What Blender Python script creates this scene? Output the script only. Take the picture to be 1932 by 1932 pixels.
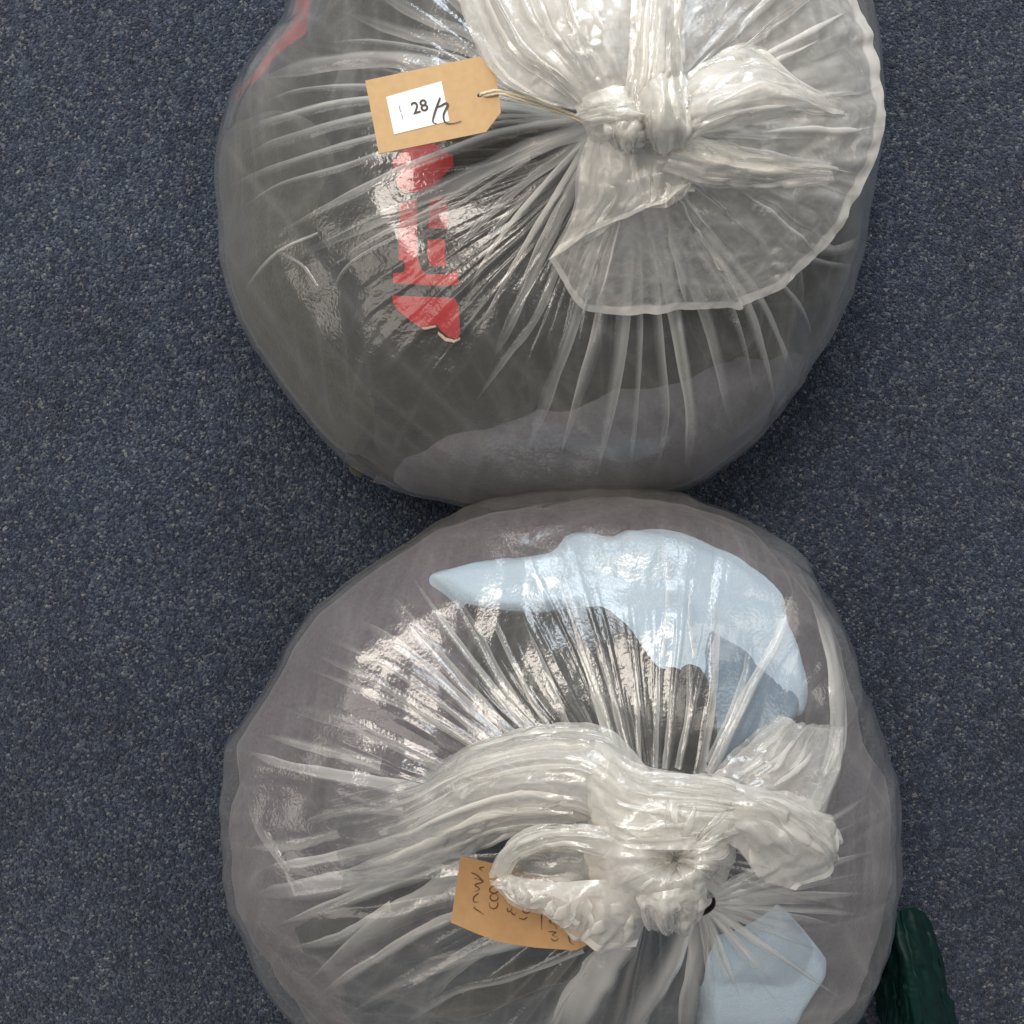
import bpy, math, random
import numpy as np

# ------------------------------------------------------------------ camera, world, lights
for o in list(bpy.data.objects):
    bpy.data.objects.remove(o)
S = bpy.context.scene
COL = S.collection
CAM_H, FPX, HALF = 1.0, 1600.0, 966.0          # metres above the carpet, focal length and half size in picture units

cam = bpy.data.cameras.new('camera')
cam.sensor_width = 36.0
cam.lens = 36.0 * FPX / (2 * HALF)
cam.clip_start, cam.clip_end = 0.02, 100
co = bpy.data.objects.new('camera', cam)
COL.objects.link(co)
co.location = (0, 0, CAM_H)
S.camera = co

w = bpy.data.worlds.new('World')
S.world = w
w.use_nodes = True
w.node_tree.nodes['Background'].inputs[0].default_value = (0.88, 0.94, 1.0, 1)
w.node_tree.nodes['Background'].inputs[1].default_value = 0.22


def area(name, loc, target, size, power, color):
    l = bpy.data.lights.new(name, 'AREA')
    l.shape = 'RECTANGLE'
    l.size, l.size_y = size
    l.energy, l.color = power, color
    o = bpy.data.objects.new(name, l)
    COL.objects.link(o)
    o.location = loc
    d = np.array(target, float) - np.array(loc, float)
    from mathutils import Vector
    o.rotation_euler = Vector(d).to_track_quat('-Z', 'Y').to_euler()
    return o


area('ceiling_panel_light', (-0.75, 1.15, 2.4), (0, 0.1, 0.2), (1.8, 0.9), 54, (1.0, 0.91, 0.81))
area('ceiling_panel_light', (1.5, 0.5, 2.4), (0, 0.0, 0.2), (1.2, 2.4), 20, (1.0, 0.92, 0.82))
area('window_light', (0.2, 2.9, 1.7), (0, 0.0, 0.2), (1.6, 1.2), 50, (0.80, 0.90, 1.0))

area('ceiling_panel_light', (-2.3, -0.3, 2.4), (0, 0.0, 0.2), (1.2, 2.4), 18, (1.0, 0.91, 0.81))

S.view_settings.view_transform = 'Standard'
S.view_settings.look = 'None'
S.view_settings.exposure = 0.0
S.view_settings.gamma = 1.0
S.render.engine = 'CYCLES'
S.cycles.transparent_max_bounces = 20
S.cycles.max_bounces = 10
S.cycles.diffuse_bounces = 7
S.cycles.glossy_bounces = 2
S.cycles.transmission_bounces = 6
S.cycles.caustics_reflective = False
S.cycles.caustics_refractive = False

# ------------------------------------------------------------------ maths helpers
rng = np.random.default_rng(11)


def world(u, v, z):
    """Point at height z seen at picture place (u, v)."""
    u, v, z = np.asarray(u, float), np.asarray(v, float), np.asarray(z, float)
    k = (CAM_H - z) / FPX
    return np.stack([(u - HALF) * k, (HALF - v) * k, z + 0 * u], -1)


def picture(p):
    k = FPX / (CAM_H - p[..., 2])
    return HALF + p[..., 0] * k, HALF - p[..., 1] * k


PERM = np.random.default_rng(3).permutation(4096)
GR = np.random.default_rng(4).normal(size=(4096, 3))
GR /= np.linalg.norm(GR, axis=1)[:, None]


def noise(x, y, z=0.0):
    x, y, z = np.broadcast_arrays(np.asarray(x, float), np.asarray(y, float), np.asarray(z, float))
    xi, yi, zi = np.floor(x).astype(int), np.floor(y).astype(int), np.floor(z).astype(int)
    xf, yf, zf = x - xi, y - yi, z - zi
    fade = lambda t: t * t * t * (t * (t * 6 - 15) + 10)
    uu, vv, ww = fade(xf), fade(yf), fade(zf)

    def g(i, j, k):
        h = PERM[(PERM[(PERM[(xi + i) & 4095] + yi + j) & 4095] + zi + k) & 4095]
        a = GR[h]
        return a[..., 0] * (xf - i) + a[..., 1] * (yf - j) + a[..., 2] * (zf - k)
    l = lambda a, b, t: a + (b - a) * t
    return l(l(l(g(0, 0, 0), g(1, 0, 0), uu), l(g(0, 1, 0), g(1, 1, 0), uu), vv),
             l(l(g(0, 0, 1), g(1, 0, 1), uu), l(g(0, 1, 1), g(1, 1, 1), uu), vv), ww)


def ridged(x, y, z=0.0):
    return 1.0 - 2.2 * np.abs(noise(x, y, z))


def smooth(a, b, x):
    t = np.clip((x - a) / (b - a), 0, 1)
    return t * t * (3 - 2 * t)


def crinkle(x, y, z, f, seed, n=6, aniso=None):
    """Crumpled-film relief: sharp straight creases that start and stop, flat facets between. Returns height (0..1) and crease strength."""
    r = np.random.default_rng(int(seed * 10) + 5)
    wx, wy, wz = x * f, y * f, z * f
    wob = 0.55 * noise(wx * 0.45, wy * 0.45, wz * 0.45 + seed)
    h = np.zeros_like(wx)
    c = np.zeros_like(wx)
    for k in range(n):
        d = r.normal(size=3)
        d[2] *= 0.5
        d /= np.linalg.norm(d)
        q = r.uniform(0.55, 1.6)
        ph = q * (wx * d[0] + wy * d[1] + wz * d[2]) + wob * r.uniform(0.4, 1.4) + r.uniform(0, 9)
        tr = np.abs(2 * (ph - np.floor(ph)) - 1)
        m = smooth(-0.12, 0.30, noise(wx * 0.5 + 7.3 * k, wy * 0.5 + seed, wz * 0.5))
        h += (tr / q) * m
        c = np.maximum(c, m * np.exp(-np.minimum(tr, 1 - tr) * 14 / q))
    return h / (0.55 * n), c


def catmull(pts, n):
    """n points along a Catmull-Rom curve through pts (any dimension)."""
    P = np.asarray(pts, float)
    m = len(P)
    E = np.concatenate([[2 * P[0] - P[1]], P, [2 * P[-1] - P[-2]]])
    t = np.linspace(0, m - 1, n)
    i = np.minimum(t.astype(int), m - 2)
    f = (t - i).reshape((-1,) + (1,) * (P.ndim - 1))
    a, b, c, d = E[i], E[i + 1], E[i + 2], E[i + 3]
    return 0.5 * (2 * b + (c - a) * f + (2 * a - 5 * b + 4 * c - d) * f ** 2 + (3 * b - a - 3 * c + d) * f ** 3)


def relax(P, N, eu, ev, iters=150, attract=0.006, bend=0.12, wrap=False, lo=None, amp=0.0012, seed=0, pin=0, pin_end=0):
    """Let a sheet with more film than its outline needs (extra eu across, ev along) buckle into folds, by position-based relaxation."""
    r = np.random.default_rng(int(seed) + 900)
    X = P + N * (amp * r.normal(size=P.shape[:2]))[..., None]
    n, m = P.shape[:2]
    cons = []

    def sl(d, size):
        return slice(0, size - d), slice(d, size)
    ex = np.broadcast_to(np.asarray(eu, float), (n, m))
    ey = np.broadcast_to(np.asarray(ev, float), (n, m))
    for dj, di, k in ((1, 0, 1.0), (0, 1, 1.0), (1, 1, 0.35), (-1, 1, 0.35), (2, 0, bend), (0, 2, bend)):
        if wrap:
            A = P[:n - di] if di else P
            B = np.roll(P, -dj, 1)[di:]
            e1, e2 = ex[:n - di], ey[:n - di]
        else:
            j0, j1 = max(0, -dj), m - max(0, dj)
            A, B = P[:n - di, j0:j1], P[di:, j0 + dj:j1 + dj]
            e1, e2 = ex[:n - di, j0:j1], ey[:n - di, j0:j1]
        L = np.linalg.norm(B - A, axis=-1)
        f = 1 + (e1 if di == 0 else e2 if dj == 0 else 0.5 * (e1 + e2))
        cons.append((dj, di, k, L * f * (0.97 if max(abs(dj), di) == 2 else 1.0)))
    for it in range(iters):
        D = np.zeros_like(X)
        for dj, di, k, L in cons:
            if wrap:
                Y = np.roll(X, -dj, 1)
                d = Y[di:] - X[:n - di]
            else:
                j0, j1 = max(0, -dj), m - max(0, dj)
                d = X[di:, j0 + dj:j1 + dj] - X[:n - di, j0:j1]
            l = np.sqrt((d * d).sum(-1)) + 1e-9
            c = (l - L) / l
            if max(abs(dj), di) == 2:
                c = np.minimum(c, 0)
            d *= (0.5 * k * c)[..., None]
            if wrap:
                D[:n - di] += d
                D[di:] -= np.roll(d, dj, 1)
            else:
                D[:n - di, j0:j1] += d
                D[di:, j0 + dj:j1 + dj] -= d
        X += 0.42 * D
        X += attract * (P - X)
        if lo is not None:
            off = ((X - P) * N).sum(-1)
            X += N * np.maximum(0, lo - off)[..., None]
        if pin:
            X[:pin] = P[:pin]
        if pin_end:
            X[-pin_end:] = P[-pin_end:]
    return X


def refine(X, n, m, wrap=False):
    """Smooth resampling of a vertex grid."""
    Y = catmull(X, n)
    if wrap:
        k = X.shape[1]
        Z = catmull(np.swapaxes(np.concatenate([Y[:, -2:], Y, Y[:, :3]], 1), 0, 1), int((k + 4) * m / k) + 1)
        st = int(round(2 * m / k))
        return np.swapaxes(Z[st:st + m], 0, 1)
    return np.swapaxes(catmull(np.swapaxes(Y, 0, 1), m), 0, 1)


def bendiness(X, wrap=False):
    """How sharply the sheet is creased at each vertex (0 flat, about 1 sharp fold)."""
    a = np.zeros(X.shape[:2])
    d1 = np.diff(X, axis=0)
    d1 /= np.linalg.norm(d1, axis=-1)[..., None] + 1e-12
    a[1:-1] += np.linalg.norm(np.diff(d1, axis=0), axis=-1)
    if wrap:
        d2 = np.roll(X, -1, 1) - X
        d2 /= np.linalg.norm(d2, axis=-1)[..., None] + 1e-12
        a += np.linalg.norm(d2 - np.roll(d2, 1, 1), axis=-1)
    else:
        d2 = np.diff(X, axis=1)
        d2 /= np.linalg.norm(d2, axis=-1)[..., None] + 1e-12
        a[:, 1:-1] += np.linalg.norm(np.diff(d2, axis=1), axis=-1)
    return np.clip(a, 0, 1.2)


def inside_dist(px, py, poly):
    """Signed distance to a polygon, positive inside."""
    Q = np.asarray(poly, float)
    d = np.full(px.shape, 1e9)
    ins = np.zeros(px.shape, bool)
    for a, b in zip(Q, np.roll(Q, -1, 0)):
        ab = b - a
        t = np.clip(((px - a[0]) * ab[0] + (py - a[1]) * ab[1]) / (ab @ ab), 0, 1)
        d = np.minimum(d, np.hypot(px - a[0] - t * ab[0], py - a[1] - t * ab[1]))
        c = (a[1] > py) != (b[1] > py)
        xx = a[0] + (py - a[1]) / (b[1] - a[1] + 1e-12) * ab[0]
        ins ^= c & (px < xx)
    return np.where(ins, d, -d)


# ------------------------------------------------------------------ mesh helpers
def mesh_object(name, verts, quads, material, parent=None, dens=None, smooth_on=True, tris=None):
    me = bpy.data.meshes.new(name)
    V = np.asarray(verts, np.float32).reshape(-1, 3)
    F = np.asarray(quads, np.int32).reshape(-1, 4)
    me.vertices.add(len(V))
    me.vertices.foreach_set('co', V.ravel())
    me.loops.add(F.size)
    me.loops.foreach_set('vertex_index', F.ravel())
    me.polygons.add(len(F))
    me.polygons.foreach_set('loop_start', np.arange(0, F.size, 4, dtype=np.int32))
    me.polygons.foreach_set('use_smooth', np.full(len(F), smooth_on))
    me.update(calc_edges=True)
    me.validate()
    if dens is not None:
        a = me.attributes.new('film_layers', 'FLOAT', 'POINT')
        a.data.foreach_set('value', np.asarray(dens, np.float32).ravel())
    me.materials.append(material)
    o = bpy.data.objects.new(name, me)
    COL.objects.link(o)
    if parent is not None:
        o.parent = parent
    return o


def grid_quads(n, m, wrap=False, off=0):
    """Faces of an n x m vertex grid (row major); wrap joins the last column to the first."""
    i = np.arange(n - 1)[:, None]
    j = np.arange(m if wrap else m - 1)[None, :]
    j2 = (j + 1) % m
    a, b, c, d = i * m + j, i * m + j2, (i + 1) * m + j2, (i + 1) * m + j
    return np.stack([a, b, c, d], -1).reshape(-1, 4) + off


def grid_normals(P, wrap=False):
    if wrap:
        dv = np.roll(P, -1, 1) - np.roll(P, 1, 1)
    else:
        dv = np.gradient(P, axis=1)
    du = np.gradient(P, axis=0)
    n = np.cross(du, dv)
    n /= np.linalg.norm(n, axis=-1)[..., None] + 1e-12
    return n


def thing(name, label, cat, loc=(0, 0, 0), group=None):
    o = bpy.data.objects.new(name, None)
    COL.objects.link(o)
    o.location = loc
    o.empty_display_size = 0.05
    return tag(o, label, cat, group)


def tag(o, label, cat, group=None):
    o['label'], o['category'] = label, cat
    if group:
        o['group'] = group
    return o


# ------------------------------------------------------------------ materials
def new_mat(name):
    m = bpy.data.materials.new(name)
    m.use_nodes = True
    nt = m.node_tree
    nt.nodes.clear()
    out = nt.nodes.new('ShaderNodeOutputMaterial')

    def N(kind, **kw):
        n = nt.nodes.new('ShaderNode' + kind)
        for k, v in kw.items():
            setattr(n, k, v)
        return n

    def L(a, b):
        nt.links.new(a, b)

    def M(op, a, b=None):
        n = N('Math', operation=op)
        for i, x in enumerate((a, b)):
            if x is None:
                continue
            if hasattr(x, 'node'):
                L(x, n.inputs[i])
            else:
                n.inputs[i].default_value = x
        return n.outputs[0]
    return m, out, N, L, M


def ramp(n, stops):
    cr = n.color_ramp
    while len(cr.elements) > 1:
        cr.elements.remove(cr.elements[-1])
    cr.elements[0].position, cr.elements[0].color = stops[0][0], (*stops[0][1], 1)
    for p, c in stops[1:]:
        e = cr.elements.new(p)
        e.color = (*c, 1)


def film_material(name, tau, tint, rough=0.15, gloss=1.9, trans=0.42):
    """Milky polythene sheet: clear film with a little scattering pigment. The path through the sheet grows as 1/cos,
    so it hazes more at a slant, and by the number of film layers gathered at that spot."""
    m, out, N, L, M = new_mat(name)
    geo = N('NewGeometry')
    att = N('Attribute', attribute_name='film_layers')
    dot = N('VectorMath', operation='DOT_PRODUCT')
    L(geo.outputs['Normal'], dot.inputs[0])
    L(geo.outputs['Incoming'], dot.inputs[1])
    cos = M('MAXIMUM', M('ABSOLUTE', dot.outputs['Value']), 0.2)
    t = M('MULTIPLY', att.outputs['Fac'], tau)
    alpha = M('SUBTRACT', 1.0, M('EXPONENT', M('MULTIPLY', M('DIVIDE', t, cos), -1.0)))
    dif, trl, tra, glo = N('BsdfDiffuse'), N('BsdfTranslucent'), N('BsdfTransparent'), N('BsdfGlossy')
    for n in (dif, trl):
        n.inputs['Color'].default_value = (*tint, 1)
    tra.inputs['Color'].default_value = (0.99, 0.99, 0.985, 1)
    glo.inputs['Roughness'].default_value = rough
    glo.inputs['Color'].default_value = (1, 1, 1, 1)
    tc, fine, bump = N('TexCoord'), N('TexNoise'), N('Bump')
    fine.inputs['Scale'].default_value = 330
    fine.inputs['Detail'].default_value = 1.5
    L(tc.outputs['Object'], fine.inputs['Vector'])
    bump.inputs['Distance'].default_value = 0.0006
    bump.inputs['Strength'].default_value = 0.6
    L(fine.outputs['Fac'], bump.inputs['Height'])
    L(bump.outputs[0], glo.inputs['Normal'])
    haze = N('MixShader')
    haze.inputs[0].default_value = trans
    L(dif.outputs[0], haze.inputs[1])
    L(trl.outputs[0], haze.inputs[2])
    mx = N('MixShader')
    L(alpha, mx.inputs[0])
    L(tra.outputs[0], mx.inputs[1])
    L(haze.outputs[0], mx.inputs[2])
    fr = N('Fresnel')
    # a thin sheet has air on both sides: keep the same index from either face
    L(M('ADD', M('MULTIPLY', geo.outputs['Backfacing'], 1 / 1.5 - 1.5), 1.5), fr.inputs['IOR'])
    fin = N('MixShader')
    # both faces of the sheet reflect
    L(M('MINIMUM', M('MULTIPLY', fr.outputs[0], gloss), 1.0), fin.inputs[0])
    L(mx.outputs[0], fin.inputs[1])
    L(glo.outputs[0], fin.inputs[2])
    L(fin.outputs[0], out.inputs['Surface'])
    return m


def fabric(name, c1, c2, scale=260, sheen=0.25, rough=0.9, bump=0.0012):
    m, out, N, L, M = new_mat(name)
    tc = N('TexCoord')
    n = N('TexNoise')
    n.inputs['Scale'].default_value = scale
    n.inputs['Detail'].default_value = 6
    L(tc.outputs['Object'], n.inputs['Vector'])
    n2 = N('TexNoise')
    n2.inputs['Scale'].default_value = 9
    n2.inputs['Detail'].default_value = 3
    L(tc.outputs['Object'], n2.inputs['Vector'])
    r = N('ValToRGB')
    ramp(r, [(0.3, c1), (0.7, c2)])
    L(M('ADD', M('MULTIPLY', n.outputs['Fac'], 0.5), M('MULTIPLY', n2.outputs['Fac'], 0.5)), r.inputs[0])
    b = N('Bump')
    b.inputs['Distance'].default_value = bump
    b.inputs['Strength'].default_value = 0.7
    L(n.outputs['Fac'], b.inputs['Height'])
    p = N('BsdfPrincipled')
    L(r.outputs[0], p.inputs['Base Color'])
    p.inputs['Roughness'].default_value = rough
    p.inputs['Sheen Weight'].default_value = sheen
    p.inputs['Specular IOR Level'].default_value = 0.2
    L(b.outputs[0], p.inputs['Normal'])
    L(p.outputs[0], out.inputs['Surface'])
    return m


def plain(name, c, rough=0.6, var=0.12, scale=120, spec=0.4):
    m, out, N, L, M = new_mat(name)
    tc, n, r, p = N('TexCoord'), N('TexNoise'), N('ValToRGB'), N('BsdfPrincipled')
    n.inputs['Scale'].default_value = scale
    n.inputs['Detail'].default_value = 6
    L(tc.outputs['Object'], n.inputs['Vector'])
    ramp(r, [(0.25, tuple(x * (1 - var) for x in c)), (0.75, tuple(min(1, x * (1 + var)) for x in c))])
    L(n.outputs['Fac'], r.inputs[0])
    L(r.outputs[0], p.inputs['Base Color'])
    p.inputs['Roughness'].default_value = rough
    p.inputs['Specular IOR Level'].default_value = spec
    L(p.outputs[0], out.inputs['Surface'])
    return m


def carpet_material():
    m, out, N, L, M = new_mat('speckled_carpet')
    tc = N('TexCoord')
    n0 = N('TexNoise')
    n0.inputs['Scale'].default_value = 240
    n0.inputs['Detail'].default_value = 2
    L(tc.outputs['Object'], n0.inputs['Vector'])
    warp = N('VectorMath', operation='MULTIPLY_ADD')
    L(n0.outputs['Color'], warp.inputs[0])
    warp.inputs[1].default_value = (0.005, 0.005, 0.005)
    L(tc.outputs['Object'], warp.inputs[2])
    vo = N('TexVoronoi', feature='F1')
    vo.inputs['Scale'].default_value = 350
    L(warp.outputs[0], vo.inputs['Vector'])
    sep = N('SeparateColor')
    L(vo.outputs['Color'], sep.inputs[0])
    r = N('ValToRGB')
    ramp(r, [(0.0, (0.014, 0.020, 0.036)), (0.25, (0.020, 0.029, 0.051)), (0.45, (0.029, 0.040, 0.065)), (0.65, (0.039, 0.052, 0.078)),
             (0.84, (0.064, 0.078, 0.104)), (0.95, (0.092, 0.104, 0.125)), (1.0, (0.17, 0.17, 0.16))])
    L(sep.outputs[0], r.inputs[0])
    # broad wear and pile direction
    n2 = N('TexNoise')
    n2.inputs['Scale'].default_value = 5
    n2.inputs['Detail'].default_value = 4
    L(tc.outputs['Object'], n2.inputs['Vector'])
    n3 = N('TexNoise')
    n3.inputs['Scale'].default_value = 46
    n3.inputs['Detail'].default_value = 5
    L(tc.outputs['Object'], n3.inputs['Vector'])
    k = M('ADD', M('MULTIPLY', n2.outputs['Fac'], 0.8), M('ADD', M('MULTIPLY', n3.outputs['Fac'], 1.0), 0.12))
    mul = N('VectorMath', operation='SCALE')
    L(r.outputs[0], mul.inputs[0])
    L(k, mul.inputs['Scale'])
    b = N('Bump')
    b.inputs['Distance'].default_value = 0.004
    b.inputs['Strength'].default_value = 0.9
    L(M('SUBTRACT', 1.0, vo.outputs['Distance']), b.inputs['Height'])
    p = N('BsdfPrincipled')
    L(mul.outputs[0], p.inputs['Base Color'])
    p.inputs['Roughness'].default_value = 0.95
    p.inputs['Specular IOR Level'].default_value = 0.15
    p.inputs['Sheen Weight'].default_value = 0.1
    L(b.outputs[0], p.inputs['Normal'])
    L(p.outputs[0], out.inputs['Surface'])
    return m


FILM = film_material('clear_milky_polythene', 0.036, (0.945, 0.94, 0.91), rough=0.21, trans=0.25)
TAIL = film_material('gathered_milky_polythene', 0.225, (0.975, 0.957, 0.91), rough=0.20, gloss=1.6, trans=0.36)
MAT = dict(
    carpet=carpet_material(),
    black=fabric('black_fleece', (0.010, 0.010, 0.008), (0.026, 0.025, 0.020)),
    olive=fabric('olive_grey_sweatshirt', (0.030, 0.031, 0.022), (0.062, 0.062, 0.047)),
    red=fabric('red_print', (0.36, 0.007, 0.012), (0.50, 0.018, 0.022), scale=400, sheen=0.1),
    redcloth=fabric('red_cloth', (0.26, 0.02, 0.02), (0.36, 0.04, 0.035)),
    edge=plain('pale_print_edge', (0.62, 0.42, 0.32)),
    mauve=fabric('mauve_grey_jersey', (0.058, 0.049, 0.061), (0.135, 0.115, 0.135)),
    slate=fabric('slate_mauve_jersey', (0.062, 0.058, 0.07), (0.12, 0.112, 0.132)),
    blue=fabric('pale_blue_cotton', (0.40, 0.52, 0.64), (0.50, 0.62, 0.73), scale=500, sheen=0.05),
    blue_shade=fabric('shaded_blue_cotton', (0.14, 0.21, 0.29), (0.20, 0.28, 0.37)),  # shaded copy of the pale blue, for its fold
    char=fabric('charcoal_knit', (0.010, 0.010, 0.010), (0.032, 0.031, 0.030)),
    navy=fabric('navy_twill', (0.014, 0.018, 0.026), (0.034, 0.041, 0.055)),
    kraft=plain('kraft_card', (0.51, 0.345, 0.185), rough=0.75, var=0.07, scale=160, spec=0.2),
    kraft2=plain('darker_kraft_card', (0.35, 0.205, 0.095), rough=0.7, var=0.08, scale=140, spec=0.25),
    paper=plain('white_sticker_paper', (0.80, 0.79, 0.80), rough=0.5, var=0.015),
    ink=plain('black_ink', (0.02, 0.02, 0.022), rough=0.5),
    grey_ink=plain('grey_print', (0.28, 0.27, 0.28), rough=0.6),
    brown_ink=plain('brown_pen_ink', (0.085, 0.035, 0.014), rough=0.6),
    string=plain('cream_string', (0.72, 0.64, 0.48), rough=0.8, var=0.2, scale=900),
    tie=plain('black_nylon', (0.008, 0.008, 0.008), rough=0.35),
    green=fabric('dark_green_plastic', (0.002, 0.016, 0.013), (0.004, 0.026, 0.022), scale=30, sheen=0.0, rough=0.42, bump=0.002),
)

# ------------------------------------------------------------------ carpet
n = 120
gx, gy = np.meshgrid(np.linspace(-6, 6, n), np.linspace(-6, 6, n))
carpet = mesh_object('carpet', np.stack([gx, gy, 0 * gx], -1), grid_quads(n, n), MAT['carpet'])
carpet['kind'] = 'structure'


# ------------------------------------------------------------------ bag bodies
class Bag:
    """A tied sack: neck point, equator outline, and a side profile."""

    def __init__(self, outline, ze, neck, zneck, prof, cprof, seed):
        pts = world(*np.array(outline, float).T, ze)[:, :2]
        loop = catmull(np.concatenate([pts, pts[:1]]), 900)[:-1]
        self.N = world(neck[0], neck[1], zneck)[:2]
        self.B = loop.mean(0)
        self.H, self.ze, self.seed = zneck, ze, seed
        d = loop - self.N
        a = np.unwrap(np.arctan2(d[:, 1], d[:, 0]))
        if a[-1] < a[0]:
            a, d = a[::-1], d[::-1]
        r = np.hypot(d[:, 0], d[:, 1])
        a = np.mod(a, 2 * np.pi)
        o = np.argsort(a)
        a, r = a[o], r[o]
        k1 = noise(np.cos(a) * 3.2, np.sin(a) * 3.2, seed + 20)
        k2 = ridged(np.cos(a) * 6.5, np.sin(a) * 6.5, seed + 30)
        r = r * (1 + 0.018 * k1 + 0.011 * k2)
        self.ta = np.concatenate([a - 2 * np.pi, a, a + 2 * np.pi])
        self.tr = np.tile(r, 3)
        self.prof = np.array(prof)      # (rho, zeta) neck to equator
        self.cprof = np.array(cprof)
        self.fold = []

    def R(self, th):
        return np.interp(np.mod(th, 2 * np.pi), self.ta, self.tr)

    def lump(self, x, y):
        return 0.016 * noise(x * 5.0, y * 5.0, self.seed) + 0.006 * noise(x * 14, y * 14, self.seed + 7)

    def top(self, x, y, inset=0.0, contents=False):
        """Height of the upper surface over (x, y), moved inwards by inset."""
        dx, dy = x - self.N[0], y - self.N[1]
        th = np.arctan2(dy, dx)
        rho = np.hypot(dx, dy) / (self.R(th) - 0.2 * inset)
        p = self.cprof if contents else self.prof
        z = np.interp(rho, p[:, 0], p[:, 1]) * self.H
        return z + self.lump(x, y) * (1 - smooth(0.8, 1.0, rho)) * smooth(0.05, 0.25, rho) - inset * (1 - 0.8 * smooth(0.55, 1.0, rho))

    def at(self, u, v, lift=0.0, contents=False, inset=0.0):
        z = np.full(np.shape(u), self.H * 0.75)
        for _ in range(40):
            p = world(u, v, z)
            z = 0.6 * z + 0.4 * (self.top(p[..., 0], p[..., 1], inset, contents) + lift)
        return world(u, v, z)

    def shell(self, nth, ns, inset=0.0, contents=False):
        """Closed body grid: rows run from the neck over the shoulder and equator to the floor."""
        th = np.linspace(0, 2 * np.pi, nth, endpoint=False)
        p = self.cprof if contents else self.prof
        n1 = int(ns * 0.78)
        arc = np.concatenate([[0], np.cumsum(np.hypot(np.diff(p[:, 0]) * 0.33, np.diff(p[:, 1]) * self.H))])
        s = np.linspace(0, arc[-1], n1)
        rho, zt = np.interp(s, arc, p[:, 0]), np.interp(s, arc, p[:, 1])
        k = np.ones(9) / 9
        if n1 > 60:
            zt[4:-4] = np.convolve(zt, k, 'valid')
        ze = p[-1, 1] * self.H
        R = self.R(th) - 0.2 * inset
        c, sn = np.cos(th), np.sin(th)
        X = self.N[0] + np.outer(rho, R * c)
        Y = self.N[1] + np.outer(rho, R * sn)
        Z = np.repeat((zt * self.H - inset * (1 - 0.8 * smooth(0.55, 1.0, rho)))[:, None], nth, 1)
        Z += self.lump(X, Y) * (1 - smooth(0.8, 1.0, rho))[:, None] * smooth(0.05, 0.25, rho)[:, None]
        # below the equator: tuck in towards the base
        ph = np.linspace(0, 1, ns - n1 + 1)[1:]
        zb = np.concatenate([(ze - 0.2 * inset) * (1 - ph[:-6] / ph[-7]), np.zeros(6)])
        kk = 1 - 0.16 * (ph / ph[-7]) ** 2.2
        kk[-6:] = np.linspace(0.80, 0.05, 6)
        EX, EY = X[-1], Y[-1]
        X2 = self.B[0] + np.outer(kk, EX - self.B[0])
        Y2 = self.B[1] + np.outer(kk, EY - self.B[1])
        Z2 = np.repeat(zb[:, None], nth, 1) + (0.004 if not contents else 0.010)
        P = np.stack([np.concatenate([X, X2]), np.concatenate([Y, Y2]), np.concatenate([Z, Z2])], -1)
        rr = np.concatenate([rho, 1 + ph])
        return P, th, rr

    def film(self, name, parent, seed, nrand, zones, sectors, nth=1280, ns=230, crush=1.0):
        r = np.random.default_rng(seed)
        P, th, rr = self.shell(nth, ns)
        Nn = grid_normals(P, True)
        if Nn[20, :, 2].mean() < 0:
            Nn = -Nn
        TH, RR = np.meshgrid(th, rr)
        x, y = P[..., 0], P[..., 1]
        R = self.R(th)[None, :]
        disp = np.zeros_like(TH)
        dens = np.ones_like(TH)
        folds = []
        for _ in range(nrand):
            folds.append((r.uniform(0, 2 * np.pi), r.uniform(0.010, 0.035), r.uniform(0.35, 1.0), r.uniform(0.2, 0.6)))
        for (a0, a1, cnt, wmin, wmax, rend, amp) in sectors:
            for i in range(cnt):
                folds.append((a0 + (a1 - a0) * (i + r.uniform(0.05, 0.95)) / cnt, r.uniform(wmin, wmax) * r.choice([1.1, 1.8, 2.8]), rend * r.uniform(0.6, 1.1), 0.8 * amp * r.uniform(0.4, 1.2)))
        wob = 0.07 * noise(x * 6, y * 6, seed) + 0.02 * noise(x * 22, y * 22, seed)
        for a, dl, re, amp in folds:
            d = np.angle(np.exp(1j * (TH + wob * RR - a))) / dl
            sk = r.uniform(-0.6, 0.6)                       # pleats lean to one side
            t = np.clip(np.where(d < sk, (d + 1) / (1 + sk), (1 - d) / (1 - sk)), 0, 1)
            win = smooth(0.0, 0.12, RR) * (1 - smooth(re * 0.55, re, RR)) * (0.75 + 0.6 * noise(RR * 5, a * 7, seed))
            disp += amp * dl * R * np.minimum(RR, 1) * t * win
            dens += (0.5 + 2.2 * (1 - smooth(0.12, 0.6, RR))) * smooth(0.1, 0.8, t) * win * (0.3 + amp)
        env = smooth(0.12, 0.4, RR) * (1 - smooth(1.2, 1.6, RR)) * (1 - 0.7 * smooth(0.8, 1.0, RR))
        disp += 0.002 * env
        for f, am, ds in ((6, 0.017 * crush, 1.2), (17, 0.0052 * crush, 0.9), (60, 0.0008, 0.3)):
            hh, cc = crinkle(x, y, P[..., 2], f, seed + f)
            disp += am * hh * env
            dens += ds * cc * env
        P = P + Nn * (disp * (1 - smooth(1.75, 1.9, RR)))[..., None]
        P[..., 2] = np.maximum(P[..., 2], 0.003)
        # film folded over and over where it gathers at the neck
        dens += 1.2 * (1 - smooth(0.02, 0.16, RR)) + 0.5 * noise(x * 9, y * 9, seed + 1)
        V = [P.reshape(-1, 3)]
        D = [dens.reshape(-1)]
        Q = [grid_quads(len(rr), nth, True)]
        off = len(V[0])
        for z in zones:
            p, d = self.pleat(r, **z)
            V.append(p.reshape(-1, 3))
            D.append(d.reshape(-1))
            Q.append(grid_quads(p.shape[0], p.shape[1], False, off))
            off += p.shape[0] * p.shape[1]
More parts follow.
